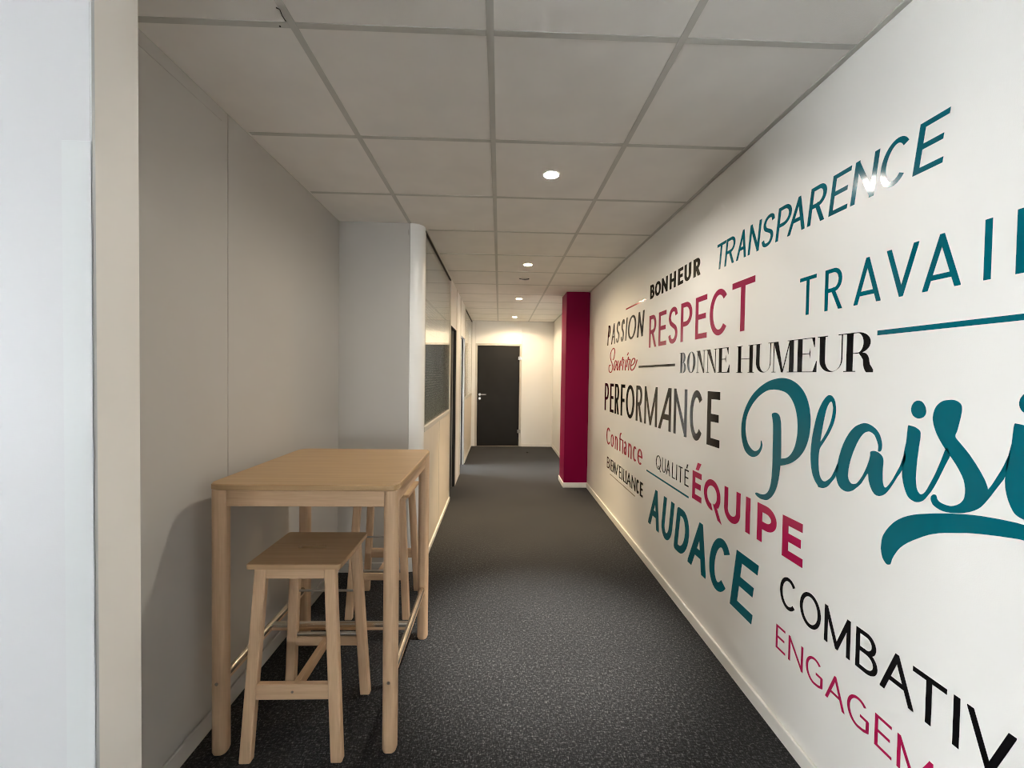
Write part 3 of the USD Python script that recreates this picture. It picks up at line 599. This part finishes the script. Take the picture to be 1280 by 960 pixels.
word('wall_lettering', 'tightly set black capitals BIENVEILLANCE above a thin brown line', 'B:-4489:-4385 I:-4368:-4340 E:-4326:-4260 N:-4252:-4170 V:-4193:-4060 E:-4030:-3957 I:-3941:-3913 L:-3890:-3828 L:-3821:-3759 A:-3782:-3660 N:-3646:-3534 C:-3519:-3442 E:-3422:-3352', .493, .612, .025, .013, 'vinyl_black', over={11: (.030, .016), 12: (.030, .018)})
word('wall_lettering', 'thin black capitals QUALITÉ above the slim teal line', 'Q:-3084:-2987 U:-2968:-2899 A:-2892:-2822 L:-2793:-2742 I:-2726:-2713 T:-2690:-2630 É:-2601:-2541', .798, .902, .0135, .0075, 'vinyl_black', over={6: (.014, .0095)})
def equipe(ch, a, b, c, d):
    g = glyph(ch if ch != 'Q' else 'O', a, b, c, d, .036, .034)
    if ch == 'Q':
        w = b - a
        cut = LineString([(a + .46 * w, c + .30 * (d - c)), (a + .72 * w, c - .25 * (d - c))]).buffer(.006, cap_style='flat')
        wedge = Polygon([(a + .53 * w, c + .26 * (d - c)), (a + .62 * w, c - .1 * (d - c)), (a + .98 * w, c - .1 * (d - c)), (a + .86 * w, c + .16 * (d - c))])
        tail = Polygon([(a + .56 * w, c + .24 * (d - c)), (a + .80 * w, c + .18 * (d - c)), (a + 1.10 * w, c - .26 * (d - c)), (a + .86 * w, c - .20 * (d - c))])
        g = unary_union([g.difference(wedge).difference(cut), tail.difference(cut)])
    return g
word('wall_lettering', 'bold magenta capitals ÉQUIPE under the big teal script initial', 'É:-2492:-2375 Q:-2348:-2169 U:-2132:-1986 I:-1943:-1905 P:-1853:-1720 E:-1684:-1566', .749, .918, .033, .031, 'vinyl_magenta', fn=equipe)
word('wall_lettering', 'large bold teal capitals AUDACE closest to the skirting', 'A:-3220:-3000 U:-2969:-2787 D:-2742:-2547 A:-2532:-2307 C:-2290:-2085 E:-2057:-1876', .342, .636, .055, .048, 'vinyl_teal', k=.1690)
word('wall_lettering', 'thin black capitals COMBATIVITÉ cut by the right edge of the view', 'C:-1688:-1588 O:-1573:-1467 M:-1450:-1339 B:-1318:-1238 A:-1229:-1125 T:-1130:-1040 I:-1024:-1008 V:-993:-893 I:-873:-857 T:-845:-755 É:-733:-660', .545, .675, .0155, .0145, 'vinyl_black')
word('wall_lettering', 'thin wine red capitals ENGAGEMENT, the lowest word on the right', 'E:-1705:-1647 N:-1629:-1548 G:-1533:-1450 A:-1437:-1353 G:-1344:-1261 E:-1241:-1184 M:-1168:-1067 E:-1045:-988 N:-970:-889 T:-877:-800', .351, .450, .011, .0088, 'vinyl_magenta')
def strip(label, u0, u1, z0, z1, m, dz=0.0):
    t = thing('decorative_line', label, 'line', (XR, -(u0 + u1) / 2, z0), group='lines stuck on the right wall')
    stuck(t, Polygon([(u0, z0), (u1, z0 + dz), (u1, z1 + dz), (u0, z1)]), m, 'strip')
strip('short red line left of the bold black word near the ceiling', -3.911, -3.374, 2.099, 2.113, 'vinyl_red')
strip('short dark line between the small red script and the serif words', -3.520, -2.782, 1.552, 1.569, 'vinyl_black')
strip('long teal line under the spaced teal capitals at the right edge', -1.277, -.60, 1.617, 1.632, 'vinyl_teal')
strip('slim teal line under the thin black capitals QUALITÉ', -3.280, -2.537, .731, .743, 'vinyl_teal')
strip('very thin brown line under the tightly set capitals BIENVEILLANCE', -4.359, -3.544, .4475, .4545, 'vinyl_brown')

SCRIPT = {
    'Pbowl': [(-1838, 1199), (-1830, 1182), (-1836, 1159), (-1857, 1132), (-1889, 1116), (-1924, 1115), (-1961, 1133), (-1985, 1172), (-1996, 1221), (-1990, 1280), (-1964, 1340), (-1919, 1396), (-1864, 1436), (-1807, 1463), (-1757, 1476), (-1706, 1481), (-1656, 1473), (-1613, 1453), (-1579, 1422), (-1558, 1383), (-1547, 1338), (-1546, 1293), (-1553, 1252), (-1569, 1212), (-1597, 1175), (-1638, 1143), (-1686, 1122), (-1713, 1117), (-1714, 1141), (-1674, 1154), (-1648, 1174), (-1628, 1205), (-1617, 1243), (-1613, 1285), (-1618, 1326), (-1630, 1363), (-1651, 1395), (-1680, 1418), (-1717, 1428), (-1760, 1431), (-1805, 1425), (-1852, 1404), (-1895, 1373), (-1932, 1332), (-1954, 1291), (-1961, 1247), (-1957, 1212), (-1941, 1175), (-1914, 1152), (-1885, 1144), (-1858, 1155), (-1844, 1175), (-1842, 1196)],
    'Pstem': [(-1771, 1322), (-1761, 1331), (-1742, 1333), (-1724, 1325), (-1714, 1306), (-1709, 1272), (-1706, 1210), (-1705, 1148), (-1708, 1110), (-1716, 1057), (-1730, 1012), (-1751, 977), (-1777, 953), (-1800, 943), (-1832, 939), (-1859, 943), (-1873, 952), (-1860, 959), (-1833, 960), (-1806, 967), (-1784, 984), (-1769, 1014), (-1761, 1059), (-1759, 1111), (-1759, 1176), (-1760, 1240), (-1763, 1291)],
    'l': [(-1458, 1422), (-1444, 1417), (-1433, 1401), (-1428, 1376), (-1429, 1352), (-1437, 1322), (-1454, 1287), (-1475, 1255), (-1495, 1226), (-1500, 1203), (-1501, 1177), (-1499, 1152), (-1493, 1127), (-1483, 1113), (-1470, 1110), (-1456, 1118), (-1440, 1134), (-1426, 1160), (-1414, 1187), (-1409, 1180), (-1421, 1140), (-1440, 1113), (-1457, 1094), (-1476, 1084), (-1498, 1082), (-1501, 1087), (-1514, 1099), (-1528, 1121), (-1537, 1153), (-1541, 1198), (-1537, 1249), (-1527, 1301), (-1512, 1353), (-1492, 1393), (-1472, 1416)],
    'lhole': [(-1452, 1399), (-1445, 1394), (-1441, 1375), (-1444, 1350), (-1453, 1320), (-1470, 1285), (-1493, 1251), (-1492, 1269), (-1487, 1299), (-1480, 1334), (-1471, 1369), (-1461, 1390)],
    'a': [(-1311, 1339), (-1294, 1337), (-1273, 1327), (-1258, 1311), (-1250, 1290), (-1248, 1273), (-1252, 1259), (-1261, 1258), (-1261, 1274), (-1267, 1291), (-1276, 1306), (-1289, 1313), (-1299, 1313), (-1314, 1305), (-1331, 1283), (-1347, 1250), (-1360, 1214), (-1367, 1185), (-1370, 1157), (-1366, 1142), (-1357, 1133), (-1345, 1133), (-1332, 1141), (-1315, 1166), (-1301, 1196), (-1292, 1221), (-1288, 1240), (-1288, 1250), (-1282, 1254), (-1272, 1256), (-1258, 1253), (-1246, 1244), (-1242, 1231), (-1243, 1209), (-1243, 1180), (-1240, 1160), (-1235, 1152), (-1227, 1156), (-1213, 1177), (-1199, 1205), (-1187, 1232), (-1176, 1268), (-1172, 1252), (-1183, 1215), (-1195, 1194), (-1209, 1168), (-1223, 1145), (-1234, 1131), (-1247, 1122), (-1261, 1119), (-1273, 1125), (-1284, 1141), (-1291, 1161), (-1294, 1180), (-1304, 1165), (-1317, 1143), (-1334, 1124), (-1351, 1109), (-1372, 1100), (-1394, 1103), (-1409, 1115), (-1418, 1137), (-1420, 1161), (-1414, 1187), (-1406, 1221), (-1392, 1260), (-1372, 1296), (-1350, 1321), (-1328, 1334)],
    'i': [(-1169, 1345), (-1163, 1349), (-1147, 1346), (-1134, 1337), (-1132, 1324), (-1134, 1305), (-1137, 1279), (-1140, 1241), (-1141, 1202), (-1138, 1177), (-1132, 1165), (-1124, 1162), (-1114, 1172), (-1103, 1195), (-1088, 1231), (-1076, 1266), (-1064, 1302), (-1056, 1292), (-1054, 1283), (-1066, 1253), (-1080, 1217), (-1094, 1185), (-1108, 1161), (-1119, 1146), (-1134, 1137), (-1148, 1137), (-1162, 1145), (-1172, 1164), (-1179, 1188), (-1182, 1214), (-1179, 1263), (-1172, 1303)],
    'idot': [(-1142, 1422), (-1131, 1419), (-1122, 1407), (-1119, 1392), (-1123, 1380), (-1133, 1373), (-1144, 1372), (-1155, 1378), (-1161, 1391), (-1160, 1405), (-1153, 1417)],
    's': [(-1059, 1429), (-1078, 1424), (-1093, 1409), (-1100, 1388), (-1100, 1368), (-1093, 1344), (-1082, 1322), (-1066, 1298), (-1053, 1282), (-1043, 1269), (-1030, 1249), (-1020, 1228), (-1016, 1207), (-1017, 1185), (-1024, 1170), (-1036, 1159), (-1050, 1153), (-1065, 1153), (-1076, 1156), (-1082, 1162), (-1085, 1171), (-1092, 1171), (-1098, 1164), (-1098, 1153), (-1091, 1142), (-1075, 1135), (-1057, 1134), (-1037, 1138), (-1018, 1145), (-998, 1156), (-982, 1170), (-970, 1188), (-959, 1208), (-944, 1237), (-934, 1259), (-925, 1315), (-928, 1312), (-937, 1284), (-948, 1257), (-965, 1221), (-968, 1224), (-974, 1240), (-989, 1266), (-1009, 1295), (-1031, 1320), (-1043, 1335), (-1039, 1351), (-1034, 1375), (-1031, 1394), (-1030, 1410), (-1034, 1421), (-1045, 1428)],
    'swoosh': [(-1211, 925), (-1221, 923), (-1234, 936), (-1240, 957), (-1240, 976), (-1236, 1001), (-1222, 1029), (-1201, 1057), (-1175, 1080), (-1143, 1099), (-1109, 1113), (-1076, 1125), (-1034, 1138), (-989, 1149), (-950, 1155), (-919, 1158), (-896, 1159), (-840, 1155), (-780, 1142), (-715, 1115), (-660, 1080), (-655, 1074), (-690, 1083), (-740, 1098), (-800, 1113), (-850, 1120), (-895, 1124), (-925, 1119), (-961, 1111), (-1001, 1100), (-1032, 1089), (-1068, 1075), (-1100, 1058), (-1130, 1036), (-1158, 1013), (-1180, 989), (-1194, 966), (-1203, 946), (-1207, 930)],
}

def blob(k, n=4): return Polygon(spline([(a / 1000, b / 1000) for a, b in SCRIPT[k]], True, n)).buffer(0)
pz = thing('wall_lettering', 'very large teal brush script Plaisir filling the right wall', 'lettering', (XR, 1.35, .93), group='words stuck on the right wall')
stuck(pz, unary_union([blob('Pbowl'), blob('Pstem')]), 'vinyl_teal')
stuck(pz, blob('l').difference(blob('lhole')), 'vinyl_teal')
stuck(pz, blob('a'), 'vinyl_teal')
stuck(pz, unary_union([blob('i'), blob('idot')]), 'vinyl_teal')
stuck(pz, blob('s'), 'vinyl_teal')
stuck(pz, affinity.translate(unary_union([blob('i'), blob('idot')]), .248, .034), 'vinyl_teal')
stuck(pz, unary_union([LineString(spline([(-.835, 1.27), (-.80, 1.34), (-.785, 1.40)], n=5)).buffer(.009), LineString(spline([(-.785, 1.395), (-.76, 1.375), (-.735, 1.385), (-.715, 1.36)], n=5)).buffer(.013), LineString([(-.735, 1.38), (-.752, 1.24), (-.745, 1.20), (-.72, 1.21), (-.69, 1.26)]).buffer(.014)]), 'vinyl_teal')
stuck(pz, blob('swoosh'), 'vinyl_teal', 'flourish', 'teal brush stroke under the script word')
so = thing('wall_lettering', 'small red brush script Sourire between the column and the short dark line', 'lettering', (XR, 4.04, 1.52), group='words stuck on the right wall')
SOUR = [([[(-4323, 1651), (-4291, 1668), (-4268, 1717), (-4274, 1750), (-4311, 1767), (-4364, 1757), (-4417, 1725), (-4428, 1681), (-4397, 1639), (-4361, 1612), (-4338, 1575), (-4355, 1539), (-4406, 1518), (-4467, 1529), (-4486, 1563), (-4464, 1593), (-4429, 1594)]]),
 ([[(-4176, 1583), (-4197, 1622), (-4228, 1637), (-4267, 1610), (-4288, 1567), (-4268, 1538), (-4231, 1563), (-4205, 1601), (-4176, 1587)]]),
 ([[(-4135, 1631), (-4157, 1586), (-4167, 1551), (-4148, 1541), (-4113, 1564), (-4057, 1628)], [(-4057, 1628), (-4081, 1540)]]),
 ([[(-4030, 1583), (-3984, 1659), (-3982, 1639), (-3940, 1631), (-3971, 1589), (-3979, 1540)]]),
 ([[(-3871, 1632), (-3895, 1587), (-3897, 1538)], [(-3812, 1694), (-3837, 1676)]]),
 ([[(-3856, 1567), (-3809, 1652), (-3802, 1634), (-3753, 1628), (-3787, 1584), (-3796, 1537)]]),
 ([[(-3722, 1574), (-3660, 1587), (-3622, 1612), (-3634, 1635), (-3684, 1632), (-3726, 1594), (-3738, 1556), (-3706, 1534), (-3650, 1545), (-3600, 1578), (-3565, 1620)]])]
for strokes in SOUR:
    s = 2.8
    g = unary_union([LineString(spline([(a / 1000, b / 1000 * s) for a, b in q], n=4)).buffer(.0148 if len(q) > 2 else .0148) for q in strokes])
    stuck(so, affinity.scale(g, 1, 1 / s, origin=(0, 0)), 'vinyl_red')
